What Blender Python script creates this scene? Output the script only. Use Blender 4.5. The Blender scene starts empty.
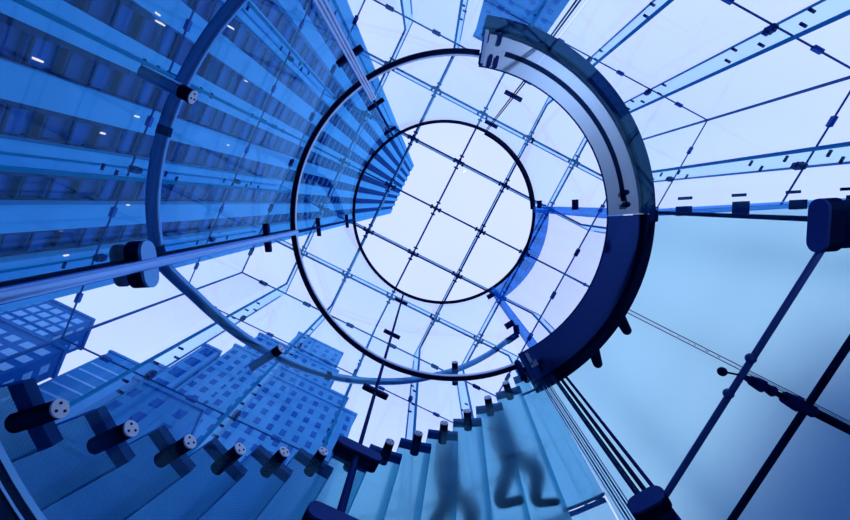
import bpy, math, random
from mathutils import Vector, Matrix
PI = math.pi
sc = bpy.context.scene
col = sc.collection
random.seed(4)

# ------------------------------------------------------------------ camera
# origin = axis of the glass elevator drum, u/v = axes of the glass cube, z = up, basement floor at z = 0
EYE = 1.5                                   # camera height above the basement floor
F, VX, VY = 425.0, 429.5, 203.6             # focal length in px, pixel of the zenith (850 x 520 frame)
TH = 0.4665                                 # how far the cube is turned against the frame
def _n(v): return v.normalized()
zz = _n(Vector((VX - 425, -(VY - 260), F)))
xx = _n(Vector((1, 0, 0)) - zz.x * zz)
yy = zz.cross(xx)
uu = math.cos(TH) * xx - math.sin(TH) * yy
vv = -math.sin(TH) * xx - math.cos(TH) * yy
right = Vector((uu[0], vv[0], zz[0])); up = Vector((uu[1], vv[1], zz[1])); fwd = Vector((uu[2], vv[2], zz[2]))
cd = bpy.data.cameras.new('camera'); cam = bpy.data.objects.new('camera', cd); col.objects.link(cam)
CAM = Vector((-0.246, -0.046, EYE))
m = Matrix((right, up, -fwd)).transposed().to_4x4(); m.translation = CAM
cam.matrix_world = m
cd.sensor_width = 36; cd.lens = 36 * F / 850; cd.clip_start = 0.02; cd.clip_end = 2000
sc.camera = cam

# ------------------------------------------------------------------ light
w = bpy.data.worlds.new('overcast_sky'); sc.world = w; w.use_nodes = True
nt = w.node_tree; bg = nt.nodes['Background']
tc = nt.nodes.new('ShaderNodeTexCoord'); ns = nt.nodes.new('ShaderNodeTexNoise'); cr = nt.nodes.new('ShaderNodeValToRGB')
ns.inputs['Scale'].default_value = 1.6; ns.inputs['Detail'].default_value = 3
cr.color_ramp.elements[0].position = 0.3; cr.color_ramp.elements[0].color = (0.53, 0.63, 1.0, 1)
cr.color_ramp.elements[1].position = 0.7; cr.color_ramp.elements[1].color = (0.62, 0.69, 1.0, 1)
nt.links.new(tc.outputs['Generated'], ns.inputs['Vector']); nt.links.new(ns.outputs['Fac'], cr.inputs['Fac'])
nt.links.new(cr.outputs['Color'], bg.inputs['Color']); bg.inputs['Strength'].default_value = 1.32
sc.view_settings.view_transform = 'Standard'; sc.view_settings.look = 'None'
sc.view_settings.exposure = 0.0; sc.view_settings.gamma = 1.0; sc.view_settings.use_curve_mapping = False
sc.cycles.transparent_max_bounces = 48; sc.cycles.max_bounces = 10; sc.cycles.transmission_bounces = 6
sc.cycles.caustics_reflective = False; sc.cycles.caustics_refractive = False

ul = bpy.data.lights.new('added_track_fill', 'SPOT'); uo = bpy.data.objects.new('added_track_fill', ul); col.objects.link(uo)  # fill spot added to brighten the door track from below
ul.energy = 270; ul.spot_size = math.radians(46); ul.spot_blend = 0.7; ul.shadow_soft_size = 0.08; ul.color = (0.5, 0.62, 1.0)
UL = Vector((0.9, -3.1, 0.16)); uo.location = UL
uo.rotation_euler = (Vector((0.75, -0.95, EYE + 3.25)) - UL).to_track_quat('-Z', 'Y').to_euler()

# ------------------------------------------------------------------ materials
def new_mat(name):
    m = bpy.data.materials.new(name); m.use_nodes = True; t = m.node_tree
    for n in list(t.nodes): t.nodes.remove(n)
    o = t.nodes.new('ShaderNodeOutputMaterial'); return m, t, o
def solid(name, c, rough=0.5, metal=0.0, spec=0.5, var=0.0, scale=20, stretch=None, through=0.0):
    m, t, o = new_mat(name); N = t.nodes.new; L = t.links.new
    d = N('ShaderNodeBsdfDiffuse'); g = N('ShaderNodeBsdfGlossy'); mx = N('ShaderNodeMixShader')
    d.inputs[0].default_value = (*c, 1); g.inputs['Roughness'].default_value = rough
    g.inputs['Color'].default_value = (*([min(1, x * 1.15) for x in c] if metal > 0.25 else (0.10, 0.34, 1.0)), 1)
    lw = N('ShaderNodeLayerWeight'); lw.inputs[0].default_value = 0.5
    pw = N('ShaderNodeMath'); pw.operation = 'POWER'; pw.inputs[1].default_value = 4
    ma = N('ShaderNodeMath'); ma.operation = 'MULTIPLY_ADD'; ma.inputs[1].default_value = 0.6 * spec * (1 - metal); ma.inputs[2].default_value = metal + (1 - metal) * 0.04
    L(lw.outputs['Facing'], pw.inputs[0]); L(pw.outputs[0], ma.inputs[0]); L(ma.outputs[0], mx.inputs[0])
    body = d.outputs[0]
    if through:
        tl = N('ShaderNodeBsdfTranslucent'); tl.inputs[0].default_value = (*c, 1); m3 = N('ShaderNodeMixShader'); m3.inputs[0].default_value = through
        L(d.outputs[0], m3.inputs[1]); L(tl.outputs[0], m3.inputs[2]); body = m3.outputs[0]
    L(body, mx.inputs[1]); L(g.outputs[0], mx.inputs[2])
    if var:
        tc = N('ShaderNodeTexCoord'); mp = N('ShaderNodeMapping'); n = N('ShaderNodeTexNoise')
        mp.inputs['Scale'].default_value = stretch or (1, 1, 1); n.inputs['Scale'].default_value = scale; n.inputs['Detail'].default_value = 4
        mc = N('ShaderNodeMixRGB'); mc.inputs[1].default_value = (*[x * (1 - var) for x in c], 1); mc.inputs[2].default_value = (*[min(1, x * (1 + var)) for x in c], 1)
        L(tc.outputs['Object'], mp.inputs[0]); L(mp.outputs[0], n.inputs['Vector']); L(n.outputs['Fac'], mc.inputs[0]); L(mc.outputs[0], d.inputs[0])
    L(mx.outputs[0], o.inputs[0]); return m
def glass(name, tint, refl=0.05, rough=0.0, refl_tint=(0.85, 0.93, 1), power=4.0, top=0.75):
    m, t, o = new_mat(name)
    tr = t.nodes.new('ShaderNodeBsdfTransparent'); tr.inputs[0].default_value = (*tint, 1)
    gl = t.nodes.new('ShaderNodeBsdfGlossy'); gl.inputs['Color'].default_value = (*refl_tint, 1); gl.inputs['Roughness'].default_value = rough
    lw = t.nodes.new('ShaderNodeLayerWeight'); lw.inputs[0].default_value = 0.5
    pw = t.nodes.new('ShaderNodeMath'); pw.operation = 'POWER'; pw.inputs[1].default_value = power
    ma = t.nodes.new('ShaderNodeMath'); ma.operation = 'MULTIPLY_ADD'; ma.inputs[1].default_value = top; ma.inputs[2].default_value = refl
    mx = t.nodes.new('ShaderNodeMixShader')
    t.links.new(lw.outputs['Facing'], pw.inputs[0]); t.links.new(pw.outputs[0], ma.inputs[0]); t.links.new(ma.outputs[0], mx.inputs[0])
    t.links.new(tr.outputs[0], mx.inputs[1]); t.links.new(gl.outputs[0], mx.inputs[2]); t.links.new(mx.outputs[0], o.inputs[0]); return m
def frosted(name, clear, soft, tint, body, dots=0.0, pitch=0.0056):      # etched glass: part clear, part softly scattering forwards, part fully diffusing
    m, t, o = new_mat(name); N = t.nodes.new; L = t.links.new
    tr = N('ShaderNodeBsdfTransparent'); tr.inputs[0].default_value = (*tint, 1)
    rf = N('ShaderNodeBsdfRefraction'); rf.inputs['Color'].default_value = (*tint, 1); rf.inputs['Roughness'].default_value = 0.68; rf.inputs['IOR'].default_value = 1.12
    tl = N('ShaderNodeBsdfTranslucent'); tl.inputs[0].default_value = (*body, 1)
    gl = N('ShaderNodeBsdfGlossy'); gl.inputs['Color'].default_value = (0.5, 0.75, 1, 1); gl.inputs['Roughness'].default_value = 0.12
    m0 = N('ShaderNodeMixShader'); m1 = N('ShaderNodeMixShader'); m2 = N('ShaderNodeMixShader')
    m0.inputs[0].default_value = soft; m1.inputs[0].default_value = 1 - clear; m2.inputs[0].default_value = 0.03
    if dots:
        tc = N('ShaderNodeTexCoord'); mp = N('ShaderNodeMapping'); mp.inputs['Location'].default_value = (0, 0, pitch * 0.5)
        ck = N('ShaderNodeTexChecker'); ck.inputs['Scale'].default_value = 1 / pitch
        ck.inputs[1].default_value = (*body, 1); ck.inputs[2].default_value = (*[x * (1 - dots) for x in body], 1)
        c2 = N('ShaderNodeTexChecker'); c2.inputs['Scale'].default_value = 1 / pitch
        c2.inputs[1].default_value = (*tint, 1); c2.inputs[2].default_value = (*[x * (1 - dots) for x in tint], 1)
        L(tc.outputs['Object'], mp.inputs[0]); L(mp.outputs[0], ck.inputs[0]); L(ck.outputs[0], tl.inputs[0]); L(mp.outputs[0], c2.inputs[0]); L(c2.outputs[0], rf.inputs['Color'])
    L(tl.outputs[0], m0.inputs[1]); L(rf.outputs[0], m0.inputs[2])
    L(tr.outputs[0], m1.inputs[1]); L(m0.outputs[0], m1.inputs[2])
    L(m1.outputs[0], m2.inputs[1]); L(gl.outputs[0], m2.inputs[2]); L(m2.outputs[0], o.inputs[0]); return m
def emit(name, c, s):
    m, t, o = new_mat(name); e = t.nodes.new('ShaderNodeEmission'); e.inputs[0].default_value = (*c, 1); e.inputs[1].default_value = s
    t.links.new(e.outputs[0], o.inputs[0]); return m

M = dict(
    wall_glass=glass('wall_glass', (0.965, 0.985, 1.0), 0.02, refl_tint=(0.22, 0.55, 1), top=0.4),
    roof_glass=glass('roof_glass', (0.98, 0.99, 1.0), 0.02),
    drum_glass=glass('drum_glass', (0.965, 0.985, 1.0), 0.008, refl_tint=(0.16, 0.58, 1), power=3.8, top=0.30),
    fin_glass=glass('fin_glass', (0.86, 0.96, 1.0), 0.01, refl_tint=(0.4, 0.75, 1), power=5, top=0.25),
    fin_edge=solid('fin_edge', (0.0, 0.44, 0.72), 0.3, through=0.6),
    beam_edge=solid('beam_edge', (0.0, 0.26, 0.55), 0.3, through=0.5),
    seam=solid('seam', (0.01, 0.08, 0.32), 0.4),
    black_metal=solid('black_metal', (0.001, 0.005, 0.028), 0.45, 0.0, 0.12),
    dark_metal=solid('dark_metal', (0.012, 0.03, 0.16), 0.35, 0.3),
    patch_metal=solid('patch_metal', (0.03, 0.11, 0.42), 0.35, 0.4),
    steel=solid('steel', (0.2, 0.42, 0.82), 0.25, 0.7),
    rail_metal=solid('rail_metal', (0.16, 0.46, 0.95), 0.3, 0.45, var=0.1, scale=3),
    pale_metal=solid('pale_metal', (0.45, 0.6, 0.92), 0.3, 0.5),
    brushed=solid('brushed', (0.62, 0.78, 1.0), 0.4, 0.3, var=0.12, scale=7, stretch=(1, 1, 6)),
    brushed_shaded=solid('brushed_shaded', (0.04, 0.11, 0.42), 0.42, 0.5, var=0.12, scale=6),  # same track metal, shade of the dim half put into its colour
    cap=solid('cap', (0.55, 0.68, 0.95), 0.3, 0.3),
    tread=frosted('tread', 0.30, 0.8, (0.56, 0.90, 1.0), (0.4, 0.85, 1.0), 0.3),
    tread_edge=solid('tread_edge', (0.006, 0.07, 0.32), 0.3),
    landing=frosted('landing', 0.0, 0.88, (0.80, 0.995, 1.0), (0.5, 0.95, 1.0)),
    stone_floor=solid('stone_floor', (0.5, 0.66, 0.95), 0.6, var=0.15, scale=2),
    plaza=solid('plaza_stone', (0.15, 0.28, 0.6), 0.7, var=0.2, scale=0.4),
    base_wall=solid('base_wall', (0.10, 0.24, 0.6), 0.6, var=0.1, scale=1),
    marble=solid('marble', (0.05, 0.37, 0.72), 0.55, var=0.22, scale=0.25),
    spandrel=solid('spandrel', (0.008, 0.07, 0.33), 0.4),
    tower_glass=solid('tower_glass', (0.006, 0.05, 0.27), 0.3, 0.0, 0.2, var=0.35, scale=0.35),
    mullion=solid('mullion', (0.002, 0.008, 0.06), 0.4),
    limestone=solid('limestone', (0.08, 0.38, 0.72), 0.8, var=0.2, scale=0.2),
    brick=solid('brick', (0.04, 0.26, 0.56), 0.8, var=0.2, scale=0.2),
    dark_stone=solid('dark_stone', (0.008, 0.12, 0.42), 0.7, var=0.2, scale=0.2),
    window_dark=solid('window_dark', (0.015, 0.11, 0.42), 0.15),
    window_pale=solid('window_pale', (0.25, 0.58, 0.9), 0.3),
    lamp=emit('lamp', (1.0, 0.9, 0.88), 1.0),
    header_glass=glass('header_glass', (0.33, 0.57, 0.88), 0.04, refl_tint=(0.2, 0.55, 1)),
    clamp_face=solid('clamp_face', (0.03, 0.07, 0.28), 0.35, 0.3),
)

M['rail_dark'] = solid('bar_glass', (0.012, 0.07, 0.30), 0.3)

# ------------------------------------------------------------------ mesh builder
class MB:
    def __init__(s): s.v = []; s.f = []; s.mi = []
    def add(s, vs, fs, mi=0):
        b = len(s.v); s.v += [tuple(p) for p in vs]
        for k, f in enumerate(fs): s.f.append([b + i for i in f]); s.mi.append(mi[k] if isinstance(mi, (list, tuple)) else mi)
        return s
    def box(s, x0, x1, y0, y1, z0, z1, mi=0):   # mi may list six slots: bottom, top, y0, x1, y1, x0
        vs = [(x0, y0, z0), (x1, y0, z0), (x1, y1, z0), (x0, y1, z0), (x0, y0, z1), (x1, y0, z1), (x1, y1, z1), (x0, y1, z1)]
        return s.add(vs, [(0, 3, 2, 1), (4, 5, 6, 7), (0, 1, 5, 4), (1, 2, 6, 5), (2, 3, 7, 6), (3, 0, 4, 7)], mi)
    def obox(s, c, ax, ay, az, hx, hy, hz, mi=0):
        c, ax, ay, az = Vector(c), Vector(ax), Vector(ay), Vector(az)
        vs = [c + ax * hx * i + ay * hy * j + az * hz * k for (i, j, k) in ((-1, -1, -1), (1, -1, -1), (1, 1, -1), (-1, 1, -1), (-1, -1, 1), (1, -1, 1), (1, 1, 1), (-1, 1, 1))]
        return s.add(vs, [(0, 3, 2, 1), (4, 5, 6, 7), (0, 1, 5, 4), (1, 2, 6, 5), (2, 3, 7, 6), (3, 0, 4, 7)], mi)
    def rod(s, p, q, r, r2=None, n=16, mi=0):
        p, q = Vector(p), Vector(q); d = (q - p).normalized(); a = d.orthogonal().normalized(); b = d.cross(a); r2 = r if r2 is None else r2
        vs = [p + (a * math.cos(t) + b * math.sin(t)) * r for t in [2 * PI * i / n for i in range(n)]] + [q + (a * math.cos(t) + b * math.sin(t)) * r2 for t in [2 * PI * i / n for i in range(n)]]
        fs = [(i, (i + 1) % n, n + (i + 1) % n, n + i) for i in range(n)] + [tuple(range(n))[::-1], tuple(range(n, 2 * n))]
        return s.add(vs, fs, mi)
    def knob(s, p, r, mi=0, sq=(1, 1, 1)):
        n, k = 14, 8; vs = []; fs = []
        for i in range(1, k):
            ph = PI * i / k
            for j in range(n):
                t = 2 * PI * j / n; vs.append((p[0] + r * sq[0] * math.sin(ph) * math.cos(t), p[1] + r * sq[1] * math.sin(ph) * math.sin(t), p[2] + r * sq[2] * math.cos(ph)))
        vs += [(p[0], p[1], p[2] + r * sq[2]), (p[0], p[1], p[2] - r * sq[2])]; T, B = len(vs) - 2, len(vs) - 1
        for i in range(k - 2):
            for j in range(n): fs.append((i * n + j, (i + 1) * n + j, (i + 1) * n + (j + 1) % n, i * n + (j + 1) % n))
        for j in range(n): fs.append((T, j, (j + 1) % n)); fs.append((B, (k - 2) * n + (j + 1) % n, (k - 2) * n + j))
        return s.add(vs, fs, mi)
    def arc(s, r0, r1, z0, z1, a0, a1, n=24, rise=0.0, mi=0):   # mi may list: bottom, top, inner, outer, ends
        closed = abs(abs(a1 - a0) - 360) < 1e-6; vs = []; fs = []; ms = []
        mm = mi if isinstance(mi, (list, tuple)) else [mi] * 5
        for i in range(n + (0 if closed else 1)):
            t = i / n; a = math.radians(a0 + (a1 - a0) * t); c, d = math.cos(a), math.sin(a); h = rise * t
            vs += [(r0 * c, r0 * d, z0 + h), (r1 * c, r1 * d, z0 + h), (r1 * c, r1 * d, z1 + h), (r0 * c, r0 * d, z1 + h)]
        L = n + (0 if closed else 1)
        for i in range(n):
            a = 4 * i; b = 4 * ((i + 1) % L)
            fs += [(a, b, b + 1, a + 1), (a + 3, a + 2, b + 2, b + 3), (a, a + 3, b + 3, b), (a + 1, b + 1, b + 2, a + 2)]; ms += mm[:4]
        if not closed: fs += [(0, 1, 2, 3), (4 * n + 3, 4 * n + 2, 4 * n + 1, 4 * n)]; ms += [mm[4]] * 2
        return s.add(vs, fs, ms)
    def path(s, pts, r, n=14, mi=0):
        pts = [Vector(p) for p in pts]; vs = []; fs = []
        for i, p in enumerate(pts):
            d = (pts[min(i + 1, len(pts) - 1)] - pts[max(i - 1, 0)]).normalized()
            a = d.cross(Vector((0, 0, 1))).normalized(); b = a.cross(d)
            vs += [p + (a * math.cos(2 * PI * j / n) + b * math.sin(2 * PI * j / n)) * r for j in range(n)]
        for i in range(len(pts) - 1):
            for j in range(n): fs.append((i * n + j, i * n + (j + 1) % n, (i + 1) * n + (j + 1) % n, (i + 1) * n + j))
        fs += [tuple(range(n))[::-1], tuple(range((len(pts) - 1) * n, len(pts) * n))]
        return s.add(vs, fs, mi)
    def capsule(s, c, along, out, hl, hh, ht, n=8, mi=0):     # stadium plate: long axis `along`, thickness along `out`
        c, a, o = Vector(c), Vector(along).normalized(), Vector(out).normalized(); b = a.cross(o); prof = []
        for k in range(n + 1):
            t = -PI / 2 + PI * k / n; prof.append((hl - hh + hh * math.cos(t), hh * math.sin(t)))
        for k in range(n + 1):
            t = PI / 2 + PI * k / n; prof.append((-(hl - hh) + hh * math.cos(t), hh * math.sin(t)))
        N = len(prof); vs = [c + a * x + b * y - o * ht for x, y in prof] + [c + a * x + b * y + o * ht for x, y in prof]
        mm = mi if isinstance(mi, (list, tuple)) else [mi, mi]
        fs = [(i, (i + 1) % N, N + (i + 1) % N, N + i) for i in range(N)] + [tuple(range(N))[::-1], tuple(range(N, 2 * N))]
        return s.add(vs, fs, [mm[0]] * N + [mm[1], mm[0]])
    def build(s, name, mats, parent=None, smooth=False, shift=(0, 0, 0)):
        if not isinstance(mats, (list, tuple)): mats = [mats]
        me = bpy.data.meshes.new(name); me.from_pydata([(x - shift[0], y - shift[1], z - shift[2]) for x, y, z in s.v], [], s.f)
        for x in mats: me.materials.append(M[x] if isinstance(x, str) else x)
        me.polygons.foreach_set('material_index', s.mi); me.update()
        if smooth:
            me.polygons.foreach_set('use_smooth', [True] * len(me.polygons)); me.set_sharp_from_angle(angle=math.radians(40))
        o = bpy.data.objects.new(name, me); col.objects.link(o)
        if parent is not None: o.parent = parent
        return o
def tag(o, label=None, cat=None, group=None, kind=None):
    if label: o['label'] = label
    if cat: o['category'] = cat
    if group: o['group'] = group
    if kind: o['kind'] = kind
    return o
def empty(name, loc=(0, 0, 0), rz=0): 
    o = bpy.data.objects.new(name, None); o.location = loc; o.rotation_euler = (0, 0, rz); col.objects.link(o); return o
def kids(o): return [c for c in col.objects if c.parent == o]
def copy_tree(o, parent=None):
    c = o.copy(); col.objects.link(c); c.parent = parent
    for ch in [k for k in list(col.objects) if k.parent == o and k is not c]: copy_tree(ch, c)
    return c
def P(r, a, z): return Vector((r * math.cos(math.radians(a)), r * math.sin(math.radians(a)), z))
def rad(a): return Vector((math.cos(math.radians(a)), math.sin(math.radians(a)), 0))
def tan(a): return Vector((-math.sin(math.radians(a)), math.cos(math.radians(a)), 0))
Z = EYE      # heights below are given above the camera, so Z + h

# ------------------------------------------------------------------ the setting
S = 1.63; W = 3 * S; PLZ = Z + 3.42; TOPZ = Z + 14.2; T1, T2 = Z + 10.76, Z + 7.05
b = MB(); b.box(-9, 9, -9, 9, -0.3, 0); tag(b.build('floor', 'stone_floor'), kind='structure')
for nm, q in (('wall_left', (-9.3, -9, -9, 9)), ('wall_right', (9, 9.3, -9, 9)), ('wall_back', (-9, 9, 9, 9.3)), ('wall_front', (-9, 9, -9.3, -9))):
    b = MB(); b.box(*q, 0, PLZ - 0.3); tag(b.build(nm, 'base_wall'), kind='structure')
b = MB()
for q in ((-150, -W, -150, 150), (W, 150, -150, 150), (-W, W, -150, -W), (-W, W, W, 150)): b.box(*q, PLZ - 0.3, PLZ)
tag(b.build('ground', 'plaza'), kind='structure')

# glass walls of the cube: six bays by three tiers, clamped by small plates along the joints
walls = [('wall_striped_tower_side', -1, 0), ('wall_landing_side', 1, 0), ('wall_stair_side', 0, 1), ('wall_channel_side', 0, -1)]
def wp(sx, sy, t, off, z):      # a point on a wall: t along it, off inwards from the glass
    return (sx * (W - off), t, z) if sx else (t, sy * (W - off), z)
for nm, sx, sy in walls:
    root = empty(nm, (0, 0, 0)); tag(root, kind='structure')
    for k in range(6):
        for z0, z1 in ((PLZ, T2), (T2, T1), (T1, TOPZ)):
            t0 = -W + k * S + 0.006; t1 = t0 + S - 0.012
            b = MB(); x = wp(sx, sy, t0, 0, 0); y = wp(sx, sy, t1, 0.02, 0)
            b.box(min(x[0], y[0]), max(x[0], y[0]), min(x[1], y[1]), max(x[1], y[1]), z0 + 0.006, z1 - 0.006)
            b.build('pane', 'wall_glass', root)
    for z in (T1, T2):
        b = MB(); x = wp(sx, sy, -W, -0.002, 0); y = wp(sx, sy, W, 0.022, 0)
        b.box(min(x[0], y[0]), max(x[0], y[0]), min(x[1], y[1]), max(x[1], y[1]), z - 0.010, z + 0.010); b.build('joint', 'seam', root)
    for z in (T1, T2):
        for k in range(6):
            t = -W + (k + 0.5) * S; x = wp(sx, sy, t - 0.085, -0.02, 0); y = wp(sx, sy, t + 0.085, 0.04, 0)
            b = MB(); b.box(min(x[0], y[0]), max(x[0], y[0]), min(x[1], y[1]), max(x[1], y[1]), z - 0.04, z + 0.04); b.build('joint_clamp', 'patch_metal', root)
for sx in (-1, 1):
    for sy in (-1, 1):
        b = MB(); b.box(sx * W - 0.02, sx * W + 0.02, sy * W - 0.02, sy * W + 0.02, PLZ, TOPZ)
        o = b.build('trim_%d' % (1 + (sx > 0) + 2 * (sy > 0)), 'seam'); tag(o, kind='structure')
root = empty('ceiling'); tag(root, kind='structure')
for i in range(6):
    for j in range(6):
        b = MB(); x = -W + i * S; y = -W + j * S; b.box(x + .006, x + S - .006, y + .006, y + S - .006, TOPZ, TOPZ + 0.02); b.build('pane', 'roof_glass', root)
for sx, sy in ((1, 0), (-1, 0), (0, 1), (0, -1)):
    b = MB(); x = wp(sx, sy, -W, -0.02, 0); y = wp(sx, sy, W, 0.02, 0)
    b.box(min(x[0], y[0]), max(x[0], y[0]), min(x[1], y[1]), max(x[1], y[1]), TOPZ - 0.02, TOPZ + 0.022); b.build('roof_edge', 'seam', root)
    for k in range(6):
        t = -W + (k + 0.5) * S; x = wp(sx, sy, t - 0.13, -0.03, 0); y = wp(sx, sy, t + 0.13, 0.06, 0)
        b = MB(); b.box(min(x[0], y[0]), max(x[0], y[0]), min(x[1], y[1]), max(x[1], y[1]), TOPZ - 0.14, TOPZ); b.build('edge_clamp', 'dark_metal', root)

# wall fins: laminated glass blades standing inside every vertical joint
FD, FT = 0.52, 0.028
wl = {'wall_striped_tower_side': 'wall facing the striped tower', 'wall_landing_side': 'wall above the frosted landing',
      'wall_stair_side': 'wall facing the stone tower', 'wall_channel_side': 'wall behind the bright door track'}
endname = {(-1, 0): 'stone tower', (1, 0): 'stair treads', (0, 1): 'striped tower', (0, -1): 'striped tower'}
ords = ['first', 'second', 'third', 'fourth', 'fifth']
for nm, sx, sy in walls:
    for k in range(-2, 3):
        rt = wp(sx, sy, k * S, 0, PLZ)
        n = (k + 2) if (sx, sy) in ((0, 1), (0, -1)) else (2 - k)
        f = empty('glass_fin', rt)
        tag(f, 'upright glass fin, %s from the %s on the %s' % (ords[n], endname[(sx, sy)], wl[nm]), 'glass fin', 'upright glass fins inside the cube walls')
        inx, iny = -sx, -sy; tx, ty = (0, 1) if sx else (1, 0)
        H0, H1 = PLZ, TOPZ - 0.54
        def seg(b, o0, o1, z0, z1, ht, mi=0):
            c = Vector((rt[0] + inx * (o0 + o1) / 2, rt[1] + iny * (o0 + o1) / 2, (z0 + z1) / 2))
            b.obox(c, (inx, iny, 0), (tx, ty, 0), (0, 0, 1), (o1 - o0) / 2, ht, (z1 - z0) / 2, mi)
        b = MB(); seg(b, 0.06, FD - 0.03, H0, H1, FT * 0.8); b.build('blade', 'fin_glass', f, shift=rt)
        b = MB(); seg(b, FD - 0.03, FD, H0, H1, FT); b.build('front_edge', 'fin_edge', f, shift=rt)
        b = MB(); seg(b, 0.03, 0.06, H0, H1 - .02, FT * 0.5); b.build('back_edge', 'fin_edge', f, shift=rt)
        for z in (T1, T2):
            c = Vector((inx * 0.09, iny * 0.09, z - PLZ)); b = MB(); b.obox(c, (inx, iny, 0), (tx, ty, 0), (0, 0, 1), 0.05, 0.045, 0.10)
            b.build('splice_plate', 'dark_metal', f)
            for dz in (-0.75, 0.0, 0.75):
                for o in (0.13, 0.34):
                    c = Vector((inx * o, iny * o, z + dz - PLZ)); t_ = Vector((tx, ty, 0)) * 0.05
                    b = MB(); b.rod(c - t_, c + t_, 0.023, n=10); b.build('splice_bolt', 'dark_metal', f)
# roof beams in both directions
BZ0, BZ1 = TOPZ - 0.54, TOPZ - 0.02
bl = ['nearest the striped tower', 'second from the striped tower', 'through the middle of the roof', 'second from the landing side', 'nearest the landing side']
bl2 = ['nearest the wall behind the steel channel', 'second from the wall behind the steel channel', 'through the middle of the roof', 'second from the stepped stone tower', 'nearest the stepped stone tower']
for k in range(-2, 3):
    for d in (0, 1):
        f = empty('roof_beam', ((k * S, 0, BZ0) if d == 0 else (0, k * S, BZ0)))
        if d == 0: tag(f, 'deep glass roof beam running towards the stair side, %s' % bl[k + 2], 'roof beam', 'glass roof beams')
        else: tag(f, 'glass cross beam running from striped tower to landing side, %s' % bl2[k + 2], 'roof beam', 'glass roof beams')
        sh = tuple(f.location)
        L = W - 0.03
        def bb(b, a0, a1, h, z0, z1, mi=0):
            if d == 0: b.box(k * S - h, k * S + h, a0, a1, z0, z1, mi)
            else: b.box(a0, a1, k * S - h, k * S + h, z0, z1, mi)
        b = MB(); bb(b, -L, L, 0.026, BZ0 + 0.03, BZ1 - 0.03); b.build('blade', 'fin_glass', f, shift=sh)
        b = MB(); bb(b, -L + (FD - .06), L - (FD - .06), 0.028, BZ0 - 0.004 * d, BZ0 + 0.03); b.build('bottom_edge', 'beam_edge', f, shift=sh)
        b = MB(); bb(b, -L, L, 0.016, BZ1 - 0.03, BZ1); b.build('top_edge', 'fin_edge', f, shift=sh)
for i in range(-2, 3):
    for j in range(-2, 3):
        c = Vector((i * S, j * S, BZ0 - 0.03))
        o = empty('beam_connector', c)
        tag(o, 'dark roof connector, %s row from the stepped stone tower, %s column from the striped tower' % (ords[2 - j], ords[i + 2]), 'connector', 'metal connectors at the roof beam crossings')
        f = MB(); f.box(-0.13, 0.13, -0.04, 0.04, -0.03, 0.02); f.box(-0.04, 0.04, -0.09, 0.09, -0.032, 0.022); f.build('cross_plate', 'dark_metal', o)
        for s1 in (-1, 1):
            f = MB(); f.rod((s1 * 0.15, 0.07, 0.22), (s1 * 0.15, -0.07, 0.22), 0.034, n=10); f.build('bolt', 'dark_metal', o)
            f = MB(); f.rod((0.07, s1 * 0.2, 0.12), (-0.07, s1 * 0.2, 0.12), 0.028, n=10); f.build('bolt', 'dark_metal', o)

# ------------------------------------------------------------------ elevator drum
R = 1.27; TR = Z + 6.03; MR = Z + 3.33
drum = empty('elevator_drum'); tag(drum, 'round glass elevator drum with black rings and clamped upright joints at the centre', 'elevator shaft')
CZ0 = Z + 3.25
JA = [30, 90, 150, 210, 270, 330]
for k, a in enumerate(JA[:-1]):
    b = MB(); b.arc(R, R + 0.018, 0.05, TR - 0.02, a + 0.4, a + 59.6, 20); b.build('curved_panel', 'drum_glass', drum, smooth=True)
b = MB(); b.arc(R, R + 0.018, MR + 0.12, Z + 5.5, -29, 29, 20); b.build('curved_door', 'drum_glass', drum, smooth=True)
b = MB(); b.arc(R - 0.014, R + 0.022, MR - 0.006, MR + 0.012, 38, 251, 90); b.build('floor_ring', 'black_metal', drum, smooth=True)
b = MB(); b.arc(R - 0.020, R - 0.015, MR + 0.0, MR + 0.035, 38, 251, 90); b.build('ring_liner', 'pale_metal', drum, smooth=True)
b = MB(); b.arc(R - 0.018, R + 0.02, TR - 0.015, TR + 0.02, 0, 360, 128); b.build('top_ring', 'black_metal', drum, smooth=True)
b = MB(); b.arc(R - 0.0, R + 0.05, Z + 5.45, TR - 0.02, -30, 30, 24); b.build('door_header', 'header_glass', drum, smooth=True)
b = MB(); b.arc(R - 0.035, R + 0.0, TR + 0.035, TR + 0.06, -90, -30, 24); b.build('ring_overlap', 'black_metal', drum, smooth=True)
b = MB(); b.arc(R - 0.01, R + 0.05, Z + 0.45, Z + 0.895, 60, 262, 80); b.arc(R - 0.012, R - 0.001, Z + 0.896, Z + 0.912, 60, 262, 80, mi=1); b.arc(R - 0.014, R - 0.009, Z + 0.868, Z + 0.874, 60, 262, 80, mi=1)
b.build('base_band', ['black_metal', 'rail_metal'], drum, smooth=True)
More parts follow.
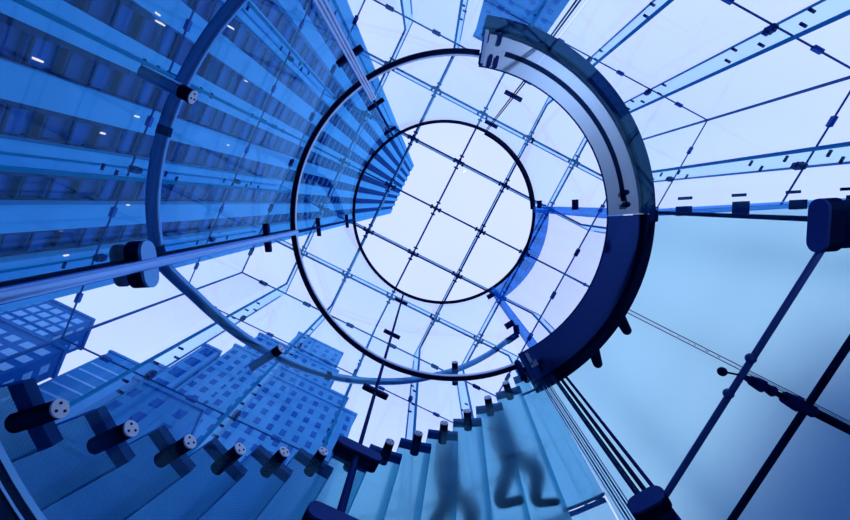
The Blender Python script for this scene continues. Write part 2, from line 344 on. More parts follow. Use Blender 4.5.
# upright joints
for a in JA:
    zt = TR - 0.02
    if a == 150:
        b = MB(); b.rod(P(R - 0.03, a, 0.05), P(R - 0.03, a, Z + 3.3), 0.021, n=20); b.build('joint_tube', 'steel', drum, smooth=True)
        b = MB(); b.rod(P(R - 0.01, a, Z + 3.3), P(R - 0.01, a, zt), 0.012, n=12); b.build('joint_tube', 'dark_metal', drum, smooth=True)
        b = MB(); b.obox(P(R + 0.02, a, Z + 0.8), rad(a), tan(a), (0, 0, 1), 0.012, 0.027, 2.5); b.build('joint_seal', 'black_metal', drum)
    elif a == 210:
        b = MB()
        for q in (-0.019, 0.0, 0.019): b.rod(P(R - 0.04, a, 0.05) + tan(a) * q, P(R - 0.04, a, Z + 3.75) + tan(a) * q, 0.0085, n=12)
        b.build('joint_tube', 'pale_metal', drum, smooth=True)
        b = MB(); b.rod(P(R - 0.01, a, Z + 3.7), P(R - 0.01, a, zt), 0.012, n=12); b.build('joint_tube', 'dark_metal', drum, smooth=True)
    elif a == 90:
        b = MB(); b.rod(P(R, a, 0.05), P(R, a, Z + 2.07), 0.019, n=14); b.rod(P(R, a, Z + 2.07), P(R, a, zt), 0.012, n=14); b.build('joint_tube', 'dark_metal', drum, smooth=True)
    elif a == 270:
        b = MB()
        for q in (-0.009, 0.009): b.rod(P(R, a, CZ0 + 0.1) + tan(a) * q, P(R, a, zt) + tan(a) * q, 0.006, n=10); b.rod(P(1.49, a, 0.05) + tan(a) * q, P(1.49, a, CZ0 + 0.1) + tan(a) * q, 0.006, n=10)
        b.build('joint_tube', 'dark_metal', drum, smooth=True)
    else:
        b = MB(); b.rod(P(1.485, a, 0.05), P(1.485, a, MR - 0.05), 0.013, n=12); b.build('joint_tube', 'black_metal', drum, smooth=True)
        b = MB(); b.obox(P(R + 0.015, a, (MR + TR) / 2), rad(a), tan(a), (0, 0, 1), 0.03, 0.042, (TR - MR) / 2 - 0.02); b.build('door_jamb', 'header_glass', drum)
        for zc in (Z + 4.29, Z + 5.68):
            b = MB(); c = P(R - 0.01, a, zc) + tan(a) * (0.07 if a == 330 else -0.07) * -1
            b.rod(c - tan(a) * 0.05, c + tan(a) * 0.05, 0.032, n=14); b.build('jamb_clamp', 'dark_metal', drum, smooth=True)
    for zc in ((1.55, 2.78, 4.08, 5.5) if a in (90, 150, 210) else (4.08, 5.5) if a == 270 else (1.59, 2.80) if a == 330 else (1.59,)):
        big = zc < 1.7
        hl = 0.125 if big else (0.095 if zc < 3.5 else 0.088)
        if a == 90 and big: hl = 0.14
        if a == 30 and big: hl = 0.08
        if a == 330: hl = 0.10 if big else 0.04
        if a == 150 and big: hl, hh = 0.088, 0.018
        hh = 0.03 if big else (0.017 if zc < 3.5 else 0.013)
        o = MB(); o.capsule(P(R - (0.028 if big else 0.014), a, Z + zc), tan(a), rad(a), hl, hh + 0.012 * big, 0.006, mi=0)
        fm = ('rail_metal' if a == 150 else 'clamp_face') if big else 'dark_metal'
        pc = o.build('joint_clamp', fm, drum)
        o = MB(); o.capsule(P(R + 0.004, a, Z + zc), tan(a), rad(a), hl, hh + 0.012 * big, 0.026 if big else 0.012); o.build('clamp_body', 'black_metal', pc)
        if big:
            o = MB(); o.capsule(P(R + 0.075, a, Z + zc), tan(a), rad(a), hl * 0.9, hh + 0.006, 0.012); o.build('outer_plate', 'dark_metal', pc)
o = MB(); o.capsule(P(R - 0.03, 90, Z + 2.05), tan(90), rad(90), 0.125, 0.034, 0.006); pc = o.build('joint_clamp', 'clamp_face', drum)
o = MB(); o.capsule(P(R + 0.01, 90, Z + 2.05), tan(90), rad(90), 0.125, 0.034, 0.034); o.build('clamp_body', 'black_metal', pc)

# door channel on the landing level
CZ = Z + 3.25
def channel(name, lab, a0, a1, mat):
    r = empty(name); tag(r, lab, 'door track')
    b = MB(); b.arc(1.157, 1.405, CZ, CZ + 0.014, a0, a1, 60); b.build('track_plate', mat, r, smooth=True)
    b = MB(); b.arc(1.405, 1.474, CZ - 0.075, CZ + 0.13, a0, a1, 60); b.build('outer_rim', 'black_metal', r, smooth=True)
    b = MB(); b.arc(1.152, 1.157, CZ - 0.003, CZ + 0.016, a0, a1, 60); b.build('inner_lip', 'dark_metal', r, smooth=True)
    return r
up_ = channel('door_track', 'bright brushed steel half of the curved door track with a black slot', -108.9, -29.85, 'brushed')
lo_ = channel('door_track', 'half of the curved door track beside the frosted landing, coloured dark for its shade', -29.5, 37.3, 'brushed_shaded')
b = MB(); b.arc(1.256, 1.290, CZ - 0.004, CZ + 0.002, -101, -34.5, 60); b.build('slot', 'black_metal', up_, smooth=True)
b = MB()
for a in (-37.2, -33.2):
    b.knob(P(1.29, a, CZ - 0.03), 0.021); b.knob(P(1.265, a, CZ - 0.03), 0.018)
b.rod(P(1.275, -38.5, CZ - 0.02), P(1.285, -33, CZ - 0.03), 0.008); b.build('roller_bracket', 'black_metal', up_, smooth=True)
b = MB(); b.obox(P(1.285, -108.0, CZ - 0.02), rad(-108), tan(-108), (0, 0, 1), 0.12, 0.012, 0.016); b.build('end_plate', 'pale_metal', up_)
for r_, a_ in ((1.20, -108.6), (1.20, -105.4), (1.20, -103.2), (1.355, -107.6), (1.355, -103.8)):
    b = MB(); b.capsule(P(r_, a_, CZ - 0.012), rad(a_), (0, 0, -1), 0.042, 0.014, 0.012); b.build('bolt_plate', 'dark_metal', up_)
b = MB(); b.obox(P(1.215, 34.2, CZ - 0.012), rad(34.2), tan(34.2), (0, 0, 1), 0.05, 0.014, 0.012); b.obox(P(1.27, 33.6, CZ - 0.012), rad(33), tan(33), (0, 0, 1), 0.02, 0.03, 0.012); b.build('end_plate', 'pale_metal', lo_)
b = MB(); b.obox(P(1.29, 31.2, CZ - 0.01), rad(31), tan(31), (0, 0, 1), 0.016, 0.02, 0.012); b.obox(P(1.325, 32.2, CZ - 0.01), rad(32), tan(32), (0, 0, 1), 0.028, 0.01, 0.012); b.build('bolt_plate', 'black_metal', lo_)
for a_ in (2.5, 15.0):
    b = MB(); b.rod(P(1.45, a_, CZ - 0.03), P(1.57, a_ + 2.5, CZ - 0.03), 0.045, 0.036, n=16); b.knob(P(1.57, a_ + 2.5, CZ - 0.03), 0.036); b.build('guide_roller', 'black_metal', lo_, smooth=True)
b = MB(); b.rod(P(1.20, 38.9, CZ - 0.03), P(1.30, 38.9, CZ - 0.03), 0.026, n=14); b.knob(P(1.20, 38.9, CZ - 0.03), 0.026); b.build('end_roller', 'dark_metal', lo_, smooth=True)

# lower door head: straight rods and a strut reaching out between them
def single(name, lab, cat, mb, mats, smooth=True, **k):
    o = mb.build(name, mats, smooth=smooth); tag(o, lab, cat, **k); return o
ZL = Z + 1.59
b = MB(); b.rod((1.135, -0.62, ZL), (1.135, 0.62, ZL), 0.0125)
for v in (-0.075, 0.085): b.knob((1.125, v, ZL - 0.005), 0.02)
M['rod_metal'] = solid('rod_metal', (0.07, 0.14, 0.42), 0.3, 0.3)
single('door_head_rod', 'slim dark metal rod spanning between the two big clamps under the frosted landing', 'metal rod', b, 'rod_metal')
hr = empty('door_rail', (1.43, 0, ZL)); tag(hr, 'double dark rail crossing under the frosted landing, outside the slim rod', 'metal rail')
for dx in (-0.0095, 0.0095):
    b = MB(); b.box(dx - 0.0035, dx + 0.0035, -0.95, 0.95, -0.006, 0.006); b.build('rail_bar', 'black_metal', hr)
b = MB(); b.box(-0.008, 0.008, -0.92, 0.92, -0.002, 0.002); b.build('glass_infill', 'fin_glass', hr)
for v in (-0.11, 0.12, 0.42, -0.5):
    b = MB(); b.box(-0.008, 0.008, v - 0.03, v + 0.03, -0.007, 0.007); b.build('spacer', 'black_metal', hr)
for v in (-0.95, 0.95):
    b = MB(); b.box(-0.03, 0.03, v - 0.03, v + 0.03, -ZL, 0.03); b.build('post', 'dark_metal', hr)
st = empty('strut', (1.14, 0, ZL)); tag(st, 'thick dark strut with round joints crossing the double rail', 'strut')
b = MB(); b.rod((0.02, 0, 0), (0.30, 0, 0), 0.011); b.rod((0.30, 0, 0), (1.2, 0, 0), 0.0165); b.build('rod', 'black_metal', st, smooth=True)
for x_, r_, l_ in ((0.03, 0.015, 0.015), (0.075, 0.026, 0.035), (0.13, 0.022, 0.018), (0.235, 0.031, 0.045), (0.305, 0.024, 0.04)):
    b = MB(); b.rod((x_ - l_, 0, 0), (x_ + l_ * 0.4, 0, 0), r_ * 0.75, r_, n=12); b.knob((x_, 0, -0.004), r_ * 0.92); b.build('knuckle', 'dark_metal', st, smooth=True)
b = MB(); b.knob((1.06, 0.02, ZL), 0.018); b.rod((1.06, 0.02, ZL), (1.13, 0.0, ZL), 0.004)
single('pivot_knob', 'small round dark knob just inside the slim rod under the landing', 'knob', b, 'black_metal')

# guide rails of the elevator door dropping past the end of the dark track half
for k, (r_, a_, rr, mt, lb) in enumerate(((1.44, 33.6, 0.0045, 'pale_metal', 'pale bundle of thin guide wires beside the stair treads'), (1.455, 29.5, 0.012, 'black_metal', 'pair of black guide rails beside the pale wire bundle'),
                                         (1.47, 27.1, 0.010, 'dark_metal', 'single dark guide rail nearest the frosted landing'))):
    b = MB()
    if k == 0:
        for q in range(5): b.rod(P(r_, a_ + (q - 2) * 0.55, 0.05), P(r_, a_ + (q - 2) * 0.55, CZ - 0.09), rr if q % 2 else rr * 0.8, n=8, mi=q % 2)
        mts = ['pale_metal', 'dark_metal']
    elif k == 1:
        for q in (-0.8, 0.8): b.rod(P(r_, a_ + q, 0.05), P(r_, a_ + q, CZ - 0.09), rr, n=12)
        mts = [mt]
    else: b.rod(P(r_, a_, 0.05), P(r_, a_, CZ - 0.09), rr, n=12); mts = [mt]
    single('guide_rail', lb, 'guide rail', b, mts)

# ------------------------------------------------------------------ landing
LB = Z + 3.30
ld = empty('glass_landing', (2.5, 0, LB)); tag(ld, 'wide frosted glass landing floor between elevator and cube wall', 'landing')
def poly_slab(pts, z0, z1):
    b = MB(); n = len(pts); vs = [(x, y, z0) for x, y in pts] + [(x, y, z1) for x, y in pts]
    b.add(vs, [tuple(range(n))[::-1], tuple(range(n, 2 * n))] + [(i, (i + 1) % n, n + (i + 1) % n, n + i) for i in range(n)], [0, 0] + [1] * n); return b
AE = {-1: 30, 1: 33.8}
for sgn in (-1, 1):
    pts = []
    for k in range(13):
        a = 0.05 + (AE[sgn] - 0.05) * k / 12; pts.append((1.478 * math.cos(math.radians(a)), sgn * max(0.002, 1.478 * math.sin(math.radians(a)))))
    e = W - 0.06; pts += [(e, sgn * e * math.tan(math.radians(AE[sgn]))), (e, sgn * 0.002)]
    if sgn < 0: pts = pts[::-1]
    b = poly_slab(pts, LB, LB + 0.06); o = b.build('floor_panel', ['landing', 'tread_edge'], ld, shift=(2.5, 0, LB))
e = W - 0.06; pts = [(2.68 * math.cos(math.radians(t)), 2.68 * math.sin(math.radians(t))) for t in (34.2, 40, 46, 52, 58)] + [(e * 0.62, e), (e, e), (e, e * math.tan(math.radians(34.2)))]
b = poly_slab(pts[::-1], LB, LB + 0.06); b.build('floor_panel', ['landing', 'tread_edge'], ld, shift=(2.5, 0, LB))
b = MB()
for q in (-0.014, 0.014): b.box(1.48, W - 0.06, q - 0.0035, q + 0.0035, LB - 0.004, LB - 0.0005); 
b.build('floor_joint', 'rail_dark', ld, shift=(2.5, 0, LB))
for sgn in (-1, 1):
    if sgn > 0: continue
    a = AE[sgn] * sgn; b = MB(); L0, L1 = 1.50, 5.4
    b.obox(P((L0 + L1) / 2, a, LB - 0.05), rad(a), tan(a), (0, 0, 1), (L1 - L0) / 2, 0.024, 0.07)
    o = b.build('edge_beam', 'header_glass' if sgn < 0 else 'dark_metal', ld, shift=(2.5, 0, LB))
    for k in range(7):
        rr = 1.7 + 0.42 * k
        b = MB(); b.obox(P(rr, a, LB - 0.09) , rad(a), tan(a), (0, 0, 1), 0.045, 0.035 + 0.012 * (k % 2), 0.028)
        if sgn < 0: b.obox(P(rr + 0.12, a, LB + 0.1) - tan(a) * 0.09, rad(a), tan(a), (0, 0, 1), 0.05, 0.012, 0.012)
        b.build('beam_clip', 'dark_metal', o, shift=(2.5, 0, LB))

# ------------------------------------------------------------------ stair
RI, RO = 1.375, 2.58
def make_tread(lo=-4.15):
    r = empty('stair_tread')
    b = MB(); b.arc(RI if lo < -4 else 1.49, RO, 0, 0.042, -4.15, 4.15, 6, mi=[0, 0, 1, 1, 1])
    if lo > -4: b.arc(RI, 1.49, 0, 0.042, lo, 4.15, 6, mi=[0, 0, 1, 1, 1])
    b.build('glass_step', ['tread', 'tread_edge'], r)
    b = MB(); b.arc(1.330, 1.376, -0.002, 0.032, lo, 4.15, 6); b.build('clamp_bar', 'rail_dark', r)
    b = MB(); b.rod((1.292, 0, -0.014), (1.384, 0, -0.014), 0.027, n=24); pk = b.build('standoff', 'black_metal', r, smooth=True)
    b = MB(); b.rod((1.248, 0, -0.014), (1.254, 0, -0.014), 0.0262, n=24)
    c_ = b.build('standoff_cap', 'cap', pk, smooth=True)
    b = MB(); b.rod((1.254, 0, -0.014), (1.292, 0, -0.014), 0.0262, n=24)
    for k in range(3): t = 2 * PI * k / 3 + 0.5; b.rod((1.2465, 0.014 * math.cos(t), -0.014 + 0.014 * math.sin(t)), (1.249, 0.014 * math.cos(t), -0.014 + 0.014 * math.sin(t)), 0.0042, n=8)
    b.build('cap_collar', 'black_metal', pk, smooth=True)
    return r
proto = make_tread()
low = ['lowest frosted glass tread in view, far left', 'second frosted glass tread up from the left', 'third frosted glass tread up from the left', 'fourth frosted glass tread up from the left',
       'fifth frosted glass tread up from the left', 'sixth frosted glass tread up, just left of the double clamp', 'seventh frosted glass tread, behind the wide double clamp',
       'eighth frosted glass tread, just right of the double clamp', 'ninth frosted glass tread up from the left', 'tenth frosted glass tread up from the left', 'eleventh frosted glass tread up from the left',
       'third frosted glass tread down from the landing', 'second frosted glass tread down from the landing', 'topmost frosted glass tread, tucked beside the dark door track']
for k in range(14):
    o = proto if k == 0 else (copy_tree(proto) if k < 13 else make_tread(-0.5))
    o.location = (0, 0, Z + 1.065 + 0.1675 * k + 0.014); o.rotation_euler = (0, 0, math.radians(135.0 - 7.45 * k))
    tag(o, low[k], 'stair tread', 'frosted glass stair treads')
# lower half landing where the flight starts (mostly below the frame)
b = MB(); b.arc(1.36, 2.57, Z + 0.80, Z + 0.86, 139, 236, 40, mi=[0, 0, 1, 1, 1]); single('half_landing', 'curved frosted glass half landing at the foot of the upper flight', 'landing', b, ['tread', 'tread_edge'], smooth=False)

# inner handrail
def rail_z(a):
    pts = [(198, 1.80), (170, 1.765), (160, 1.76), (152, 1.775), (148.5, 1.80), (141, 1.985), (128.4, 2.245), (106.6, 2.73), (88.7, 3.15), (69.8, 3.56), (51.5, 3.90), (39.4, 4.12), (30, 4.20)]
    for (a0, z0), (a1, z1) in zip(pts, pts[1:]):
        if a <= a0 and a >= a1: return z0 + (z1 - z0) * (a0 - a) / (a0 - a1)
    return pts[0][1] if a > 198 else pts[-1][1]
hd = empty('handrail'); tag(hd, 'tubular metal handrail curving up outside the glass drum', 'handrail')
RH = 1.352
b = MB(); b.path([P(RH, a, Z + rail_z(a)) for a in [236 - 1.5 * i for i in range(136)]], 0.027, n=18); b.build('tube', 'rail_metal', hd, smooth=True)
b = MB(); b.path([P(RH + 0.0, a, Z + rail_z(a)) for a in (38, 36, 34, 32.5)], 0.032, n=14); b.rod(P(R, 31, Z + 4.2), P(RH, 32.5, Z + 4.19), 0.03); b.build('end_fitting', 'dark_metal', hd, smooth=True)
for a in (172.5, 151.5, 105.0, 44.0):
    b = MB(); z0, z1 = rail_z(a + 0.7), rail_z(a - 0.7); b.rod(P(RH, a + 0.8, Z + z0), P(RH, a - 0.8, Z + z1), 0.0285, n=18); b.build('sleeve', 'black_metal', hd, smooth=True)
for a in (-153.3 - 26.73 + 360, 120.6, 62.0):
    z = Z + rail_z(a) - 0.085
    b = MB(); b.rod(P(1.275, a, z), P(1.45, a, z), 0.027, n=20); pk = b.build('bracket', 'rail_metal' if a > 100 else 'dark_metal', hd, smooth=True)
    b = MB(); b.rod(P(1.245, a, z), P(1.29, a, z), 0.0275, n=20); b.build('bracket_collar', 'black_metal', pk, smooth=True)
    b = MB(); b.rod(P(1.240, a, z), P(1.2445, a, z), 0.0265, n=20); b.build('bracket_cap', 'cap', pk, smooth=True)
    b = MB()
    for k in range(3): t = 2 * PI * k / 3; q = P(1.2385, a, z) + tan(a) * 0.013 * math.cos(t) + Vector((0, 0, 0.013 * math.sin(t))); b.rod(q, q + rad(a) * 0.003, 0.004, n=8)
    b.build('cap_screws', 'black_metal', pk)
    b = MB(); b.rod(P(RH, a, z - 0.0), P(RH, a, Z + rail_z(a) - 0.02), 0.012, n=10); b.build('bracket_stem', 'rail_metal', pk, smooth=True)
# outer guard of the flight
og = empty('outer_guard'); tag(og, 'curved glass guard with metal rail on the outer side of the stair', 'stair guard')
b = MB(); n = 40; vs = []; fs = []
for i in range(n + 1):
    a = 142 - (142 - 38.5) * i / n; zb = Z + 1.065 + 0.1675 * (135 - a) / 7.45
    for r_ in (2.60, 2.615): vs += [P(r_, a, zb - 0.25), P(r_, a, zb + 0.86)]
for i in range(n):
    k = 4 * i; fs += [(k, k + 4, k + 5, k + 1), (k + 2, k + 3, k + 7, k + 6), (k + 1, k + 5, k + 7, k + 3), (k, k + 2, k + 6, k + 4)]
b.add(vs, fs); b.build('guard_glass', 'wall_glass', og, smooth=True)
b = MB(); b.path([P(2.56, a, Z + 1.065 + 0.1675 * (135 - a) / 7.45 + 0.94) for a in [142 - 2 * i for i in range(52)]], 0.024, n=12); b.build('guard_rail', 'rail_metal', og, smooth=True)

# ------------------------------------------------------------------ buildings around the plaza
GZ = PLZ
# striped tower: pale marble piers with dark window bays between
TX, TV0, TV1, TH_ = -20.0, -17.3, 17.0, Z + 279
tw = empty('striped_tower', (TX - 10, 0, GZ)); tag(tw, 'very tall tower of pale piers and dark window strips filling the left side', 'tower')
sh = (TX - 10, 0, GZ)
b = MB(); b.box(TX - 22, TX - 1.0, TV0 + 0.2, TV1 - 0.2, GZ, TH_ - 3); b.build('core', 'tower_glass', tw, shift=sh)
PER = 3.58; piers = [0.1 + PER * k for k in range(-4, 5)] + [-17.2 + 0.85, 16.2]
piers = sorted(p for p in piers if -16.9 < p < 16.9)
pl = [p for p in piers]
for v in pl:
    b = MB(); b.box(TX - 1.2, TX, v - 0.85, v + 0.85, GZ, TH_); b.build('pier', 'marble', tw, shift=sh)
for sgn, vx in ((-1, TV0), (1, TV1)):
    for k in range(6):
        x = TX - 2.5 - 3.58 * k; b = MB(); b.box(x - 0.85, x + 0.85, min(vx, vx + sgn * 0.2) - (0.8 if sgn < 0 else 0), max(vx, vx + sgn * 0.2) + (0.8 if sgn > 0 else 0), GZ, TH_ - 1) if False else b.box(x - 0.85, x + 0.85, vx - 0.35, vx + 0.35, GZ, TH_ - 1)
        b.build('side_pier', 'marble', tw, shift=sh)
for v0, v1 in zip(pl, pl[1:]):
    a0, a1 = v0 + 0.85, v1 - 0.85
    if a1 - a0 < 0.3: continue
    b = MB(); z = GZ + 6.0; k = 0
    while z < TH_ - 4:
        b.box(TX - 1.0, TX - 0.72, a0, a1, z, z + 1.25, mi=0)
        b.box(TX - 1.0, TX - 0.80, a0, a1, z + 2.5, z + 2.6, mi=1); z += 3.9; k += 1
    nn = 2
    for q in (0.33, 0.67): x = a0 + (a1 - a0) * q; 
    b.build('spandrel_strip', ['spandrel', 'mullion'], tw, shift=sh)
    b = MB()
    b.box(TX - 1.0, TX - 0.45, a0, a0 + 0.38, GZ, GZ + 24); b.box(TX - 1.0, TX - 0.6, a1 - 0.1, a1, GZ, TH_ - 4)
    for zq in range(11): zc = GZ + 14 + zq * 1.95; b.box(TX - 1.0, TX - 0.6, a0, a1, zc - 0.07, zc + 0.07)
    b.build('mullions', 'mullion', tw, shift=sh)
b = MB(); b.box(TX - 1.1, TX - 0.5, TV0 + .3, TV1 - .3, TH_ - 5, TH_ - 2.2); b.build('parapet', 'spandrel', tw, shift=sh)
def dirpx(px, py):
    q = right * ((px - 425) / F) + up * (-(py - 260) / F) + fwd; return q
for px, py in ((102, 133), (60, 230), (120, 201), (162, 24), (232, 28), (222, 142), (246, 81), (128, 112), (57, 251), (148, 9), (38, 60)):
    q = dirpx(px, py); t = (TX - 0.6 - CAM.x) / q.x; p = CAM + q * t; s_ = 0.05 + 0.006 * (px % 5)
    v_ = min((abs(p.y - v), v) for v in pl)[1]
    b = MB(); b.box(TX - 0.95 if abs(p.y - v_) > 0.85 else TX, TX - 0.5 if abs(p.y - v_) > 0.85 else TX + 0.08, p.y - s_ * 0.7, p.y + s_ * 0.7, p.z - s_ * 3, p.z + s_ * 3); b.build('lamp', 'lamp', tw, shift=sh)

def building(name, lab, boxes, wall, win, bay=2.1, floor=2.9, ww=0.95, wh=1.45, faces=('v0', 'u1'), bands=False, cat='building'):
    cx = sum((q[0] + q[1]) / 2 for q in boxes) / len(boxes); cy = sum((q[2] + q[3]) / 2 for q in boxes) / len(boxes)
    r = empty(name, (cx, cy, GZ)); tag(r, lab, cat); sh = (cx, cy, GZ)
    for (u0, u1, v0, v1, h) in boxes:
        ht = Z + h
        b = MB(); b.box(u0, u1, v0, v1, GZ, ht); bd = b.build('block', wall, r, shift=sh)
        b = MB(); b.box(u0 - 0.25, u1 + 0.25, v0 - 0.25, v1 + 0.25, ht - 1.0, ht - 0.4); b.build('cornice', wall, bd, shift=sh)
        b = MB()
        for fc in faces:
            along0, along1 = (u0, u1) if fc[0] == 'v' else (v0, v1)
            n = max(1, int((along1 - along0 - 0.8) / bay)); st_ = (along1 - along0) / n
            z = ht - 3.6
            while z > GZ + 5:
                if bands:
                    c0, c1 = along0 + 0.5, along1 - 0.5
                    if fc[0] == 'v': p_ = v0 if fc[1] == '0' else v1; b.box(c0, c1, p_ - 0.06, p_ + 0.06, z, z + wh)
                    else: p_ = u0 if fc[1] == '0' else u1; b.box(p_ - 0.06, p_ + 0.06, c0, c1, z, z + wh)
                else:
                    for k in range(n):
                        c = along0 + (k + 0.5) * st_
                        if fc[0] == 'v': p_ = v0 if fc[1] == '0' else v1; b.box(c - ww / 2, c + ww / 2, p_ - 0.06, p_ + 0.06, z, z + wh)
                        else: p_ = u0 if fc[1] == '0' else u1; b.box(p_ - 0.06, p_ + 0.06, c - ww / 2, c + ww / 2, z, z + wh)
                z -= floor
        b.build('windows', win, bd, shift=sh)
    return r
building('stone_tower', 'stepped stone tower with rows of small windows, beyond the middle treads',
         [(-13.0, -2.6, 37.6, 60, 90), (-18.5, -1.6, 37.5, 62, 81), (-19.6, 2.2, 37.4, 64, 72.5), (-15.0, 4.6, 37.3, 66, 68.5)], 'limestone', 'window_dark', bay=1.75, floor=2.6, ww=0.8, wh=1.35)
building('stone_building', 'broad pale stone building with large windows, left of the stepped tower',
         [(-22.8, -20.1, 37.0, 60, 67.5), (-30.0, -23.2, 44, 66, 68)], 'limestone', 'window_dark', bay=3.2, floor=4.0, ww=1.6, wh=2.2)
building('brick_building', 'lower dark building in front of the pale stone building', [(-20.5, -12.5, 31.5, 36.5, 45)], 'brick', 'window_dark', bay=2.2)
building('banded_tower', 'blue tower with thin bright horizontal window bands', [(-43.0, -32.0, 53.6, 75, 80)], 'brick', 'window_pale', bands=True, wh=0.5, floor=2.7, faces=('v0', 'u1'))
building('gridded_tower', 'dark tower with a grid of bright square windows at the left edge', [(-75, -42.3, 43.0, 48.5, 70)], 'dark_stone', 'window_pale', bay=1.75, floor=2.2, ww=1.25, wh=1.4)
building('low_block', 'lower dark block with bright windows under the gridded tower', [(-66, -34.5, 38.5, 42.5, 54)], 'dark_stone', 'window_pale', bay=1.9, floor=2.4, ww=1.2, wh=1.3)
building('distant_tower', 'blue tower with small windows above the bright door track', [(-8.0, 5.0, -60, -37.2, 100)], 'brick', 'window_dark', faces=('v1', 'u0'), bay=2.6, floor=3.6)

building('landing_shade_block', 'long block added beyond the frosted landing to darken it, seen only as a dark shape through it', [(46, 66, -8, 62, 47)], 'dark_stone', 'window_dark', faces=('u0',), bay=3.4, floor=3.8)  # unseen block added and sized so the outer landing goes dark
up = empty('track_fill_mount', (UL.x, UL.y, 0)); tag(up, 'added fill light on the basement floor brightening the steel door track', 'lamp')  # made-up mount for the added fill spot
b = MB(); b.arc(0.09, 0.11, 0, 0.14, 0, 360, 32); b.build('housing', 'dark_metal', up, smooth=True)
b = MB(); b.arc(0.0, 0.09, 0.0, 0.02, 0, 360, 32); b.build('base', 'dark_metal', up, smooth=True)

# round glass plate behind one of the upper standoffs
b = MB(); b.rod(P(1.40, 53.2, Z + 2.985), P(1.412, 53.2, Z + 2.985), 0.07, n=36)
single('round_plate', 'small round frosted glass plate behind a standoff near the top of the flight', 'glass plate', b, glass('tinted_disc', (0.66, 0.82, 0.96), 0.02), smooth=True)

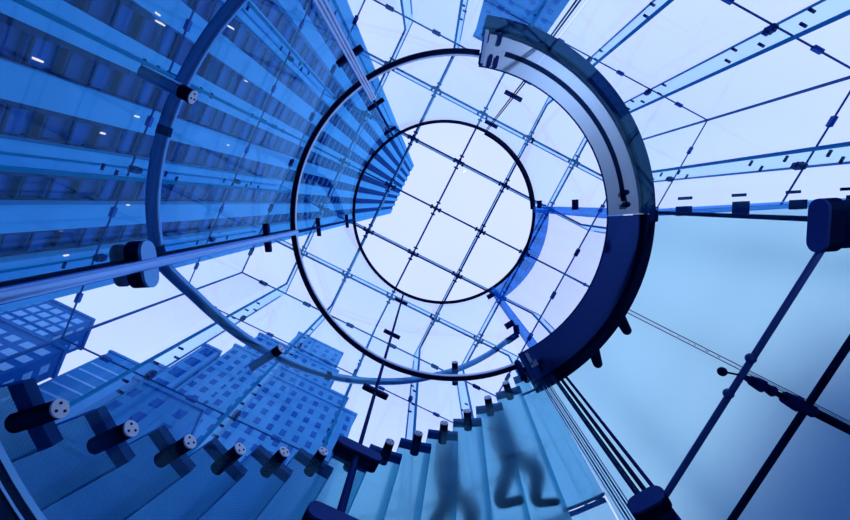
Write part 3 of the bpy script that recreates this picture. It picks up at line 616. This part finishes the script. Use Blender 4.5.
# two people climbing the flight, dim shapes through the frosted treads
def person(lab, k, r_, coat, hairm, tall=1.0):
    me = bpy.data.meshes.new('person'); vs = []; es = []; rr = []
    def v(x, y, z, r, link=None, r2=None):
        vs.append((x, y, z)); rr.append((r, r2 or r))
        if link is not None: es.append((link, len(vs) - 1))
        return len(vs) - 1
    pel = v(0, 0, 0.98, 0.19, r2=0.15); ab = v(0, 0.0, 1.12, 0.175, pel, 0.14); ch = v(0, 0.01, 1.30, 0.20, ab, 0.14); up_ = v(0, 0.01, 1.42, 0.11, ch, 0.085)
    nk = v(0, 0.02, 1.50, 0.052, up_); h0 = v(0, 0.04, 1.57, 0.072, nk, 0.078); h1 = v(0, 0.045, 1.64, 0.082, h0, 0.098); v(0, 0.035, 1.71, 0.062, h1, 0.075)
    for sd_, fy, fz in ((-1, 0.15, 0.172 / tall), (1, -0.15, 0.0)):
        hp = v(sd_ * 0.09, 0, 0.90, 0.125, pel); kn = v(sd_ * 0.10, fy * 0.5 + (0.17 if fz else 0.06), 0.50 + fz * 0.9, 0.082, hp); an = v(sd_ * 0.10, fy - 0.04, 0.09 + fz, 0.055, kn)
        hl_ = v(sd_ * 0.10, fy - 0.03, 0.042 + fz, 0.038, an); v(sd_ * 0.115, fy + 0.16, 0.032 + fz, 0.030, hl_, 0.042)
        sh_ = v(sd_ * 0.18, 0.01, 1.40, 0.075, up_); el = v(sd_ * 0.25, -0.03 * sd_, 1.13, 0.058, sh_); wr = v(sd_ * 0.25, 0.10 - 0.06 * sd_, 0.90, 0.028, el)
        pm = v(sd_ * 0.25, 0.115 - 0.06 * sd_, 0.83, 0.026, wr, 0.036)
        for q, ln in ((-0.027, 0.062), (-0.009, 0.072), (0.009, 0.068), (0.027, 0.055)):
            f1 = v(sd_ * 0.25, 0.118 - 0.06 * sd_ + q, 0.80, 0.0095, pm); f2 = v(sd_ * 0.245, 0.124 - 0.06 * sd_ + q, 0.80 - ln * 0.5, 0.0085, f1); v(sd_ * 0.232, 0.128 - 0.06 * sd_ + q, 0.80 - ln, 0.0075, f2)
        t1 = v(sd_ * 0.235, 0.155 - 0.06 * sd_, 0.845, 0.011, pm); v(sd_ * 0.225, 0.17 - 0.06 * sd_, 0.805, 0.009, t1)
    me.from_pydata(vs, es, []); o = bpy.data.objects.new('person', me); col.objects.link(o)
    md = o.modifiers.new('skin', 'SKIN'); md.use_smooth_shade = True; sb = o.modifiers.new('sub', 'SUBSURF'); sb.levels = 2; sb.render_levels = 2
    for i, d in enumerate(me.skin_vertices[0].data): d.radius = rr[i]; d.use_root = (i == 0)
    dg = bpy.context.evaluated_depsgraph_get(); dg.update(); nm = bpy.data.meshes.new_from_object(o.evaluated_get(dg))
    o.modifiers.clear(); o.data = nm
    for x in ('skin_tone', coat, 'trousers', 'shoe'): nm.materials.append(M[x])
    for p in nm.polygons:
        z, y, x = p.center.z, p.center.y, abs(p.center.x); foot = (z < 0.10) if y < 0 else (z < 0.27 and y > 0.02)
        p.material_index = 3 if foot else (0 if (z > 1.49 or (x > 0.18 and z < 0.90)) else (2 if z < 0.96 and x < 0.18 else 1)); p.use_smooth = True
    az = 135 - 7.45 * (k + 0.5); base = P(r_, az, Z + 1.065 + 0.1675 * k + 0.062)
    o.location = base; o.rotation_euler = (0, 0, math.atan2(-math.cos(math.radians(az)), math.sin(math.radians(az))) - PI / 2); o.scale = (tall, tall, tall)
    b = MB(); b.knob((0, 0.015, 1.675), 0.1, sq=(0.9, 1.08, 0.95)); h_ = b.build('hair', hairm, o, smooth=True)
    for sx_ in (-1, 1):
        b = MB(); b.knob((sx_ * 0.031, 0.128, 1.635), 0.010); b.build('eye', 'shoe', o, smooth=True)
        b = MB(); b.knob((sx_ * 0.083, 0.04, 1.62), 0.028, sq=(0.4, 0.7, 1)); b.build('ear', 'skin_tone', o, smooth=True)
    b = MB(); b.knob((0, 0.145, 1.605), 0.016, sq=(0.8, 1.2, 1.4)); b.build('nose', 'skin_tone', o, smooth=True)
    b = MB(); b.knob((0, 0.130, 1.568), 0.022, sq=(1, 0.4, 0.3)); b.build('mouth', 'trousers', o, smooth=True)
    tag(o, lab, 'person'); return o
for nm_, c_ in (('skin_tone', (0.25, 0.4, 0.7)), ('coat_dark', (0.005, 0.03, 0.16)), ('coat_blue', (0.012, 0.06, 0.26)), ('trousers', (0.003, 0.02, 0.12)), ('shoe', (0.001, 0.006, 0.04)), ('hair_dark', (0.002, 0.012, 0.07))):
    M[nm_] = solid(nm_, c_, 0.7, 0, 0.1)
person('person in a dark coat climbing the middle treads, blurred by the frosted glass', 9, 2.29, 'coat_dark', 'hair_dark', 0.92)
person('person in a blue coat stepping onto the top treads near the landing, blurred by glass', 11, 2.27, 'coat_blue', 'hair_dark', 0.97)
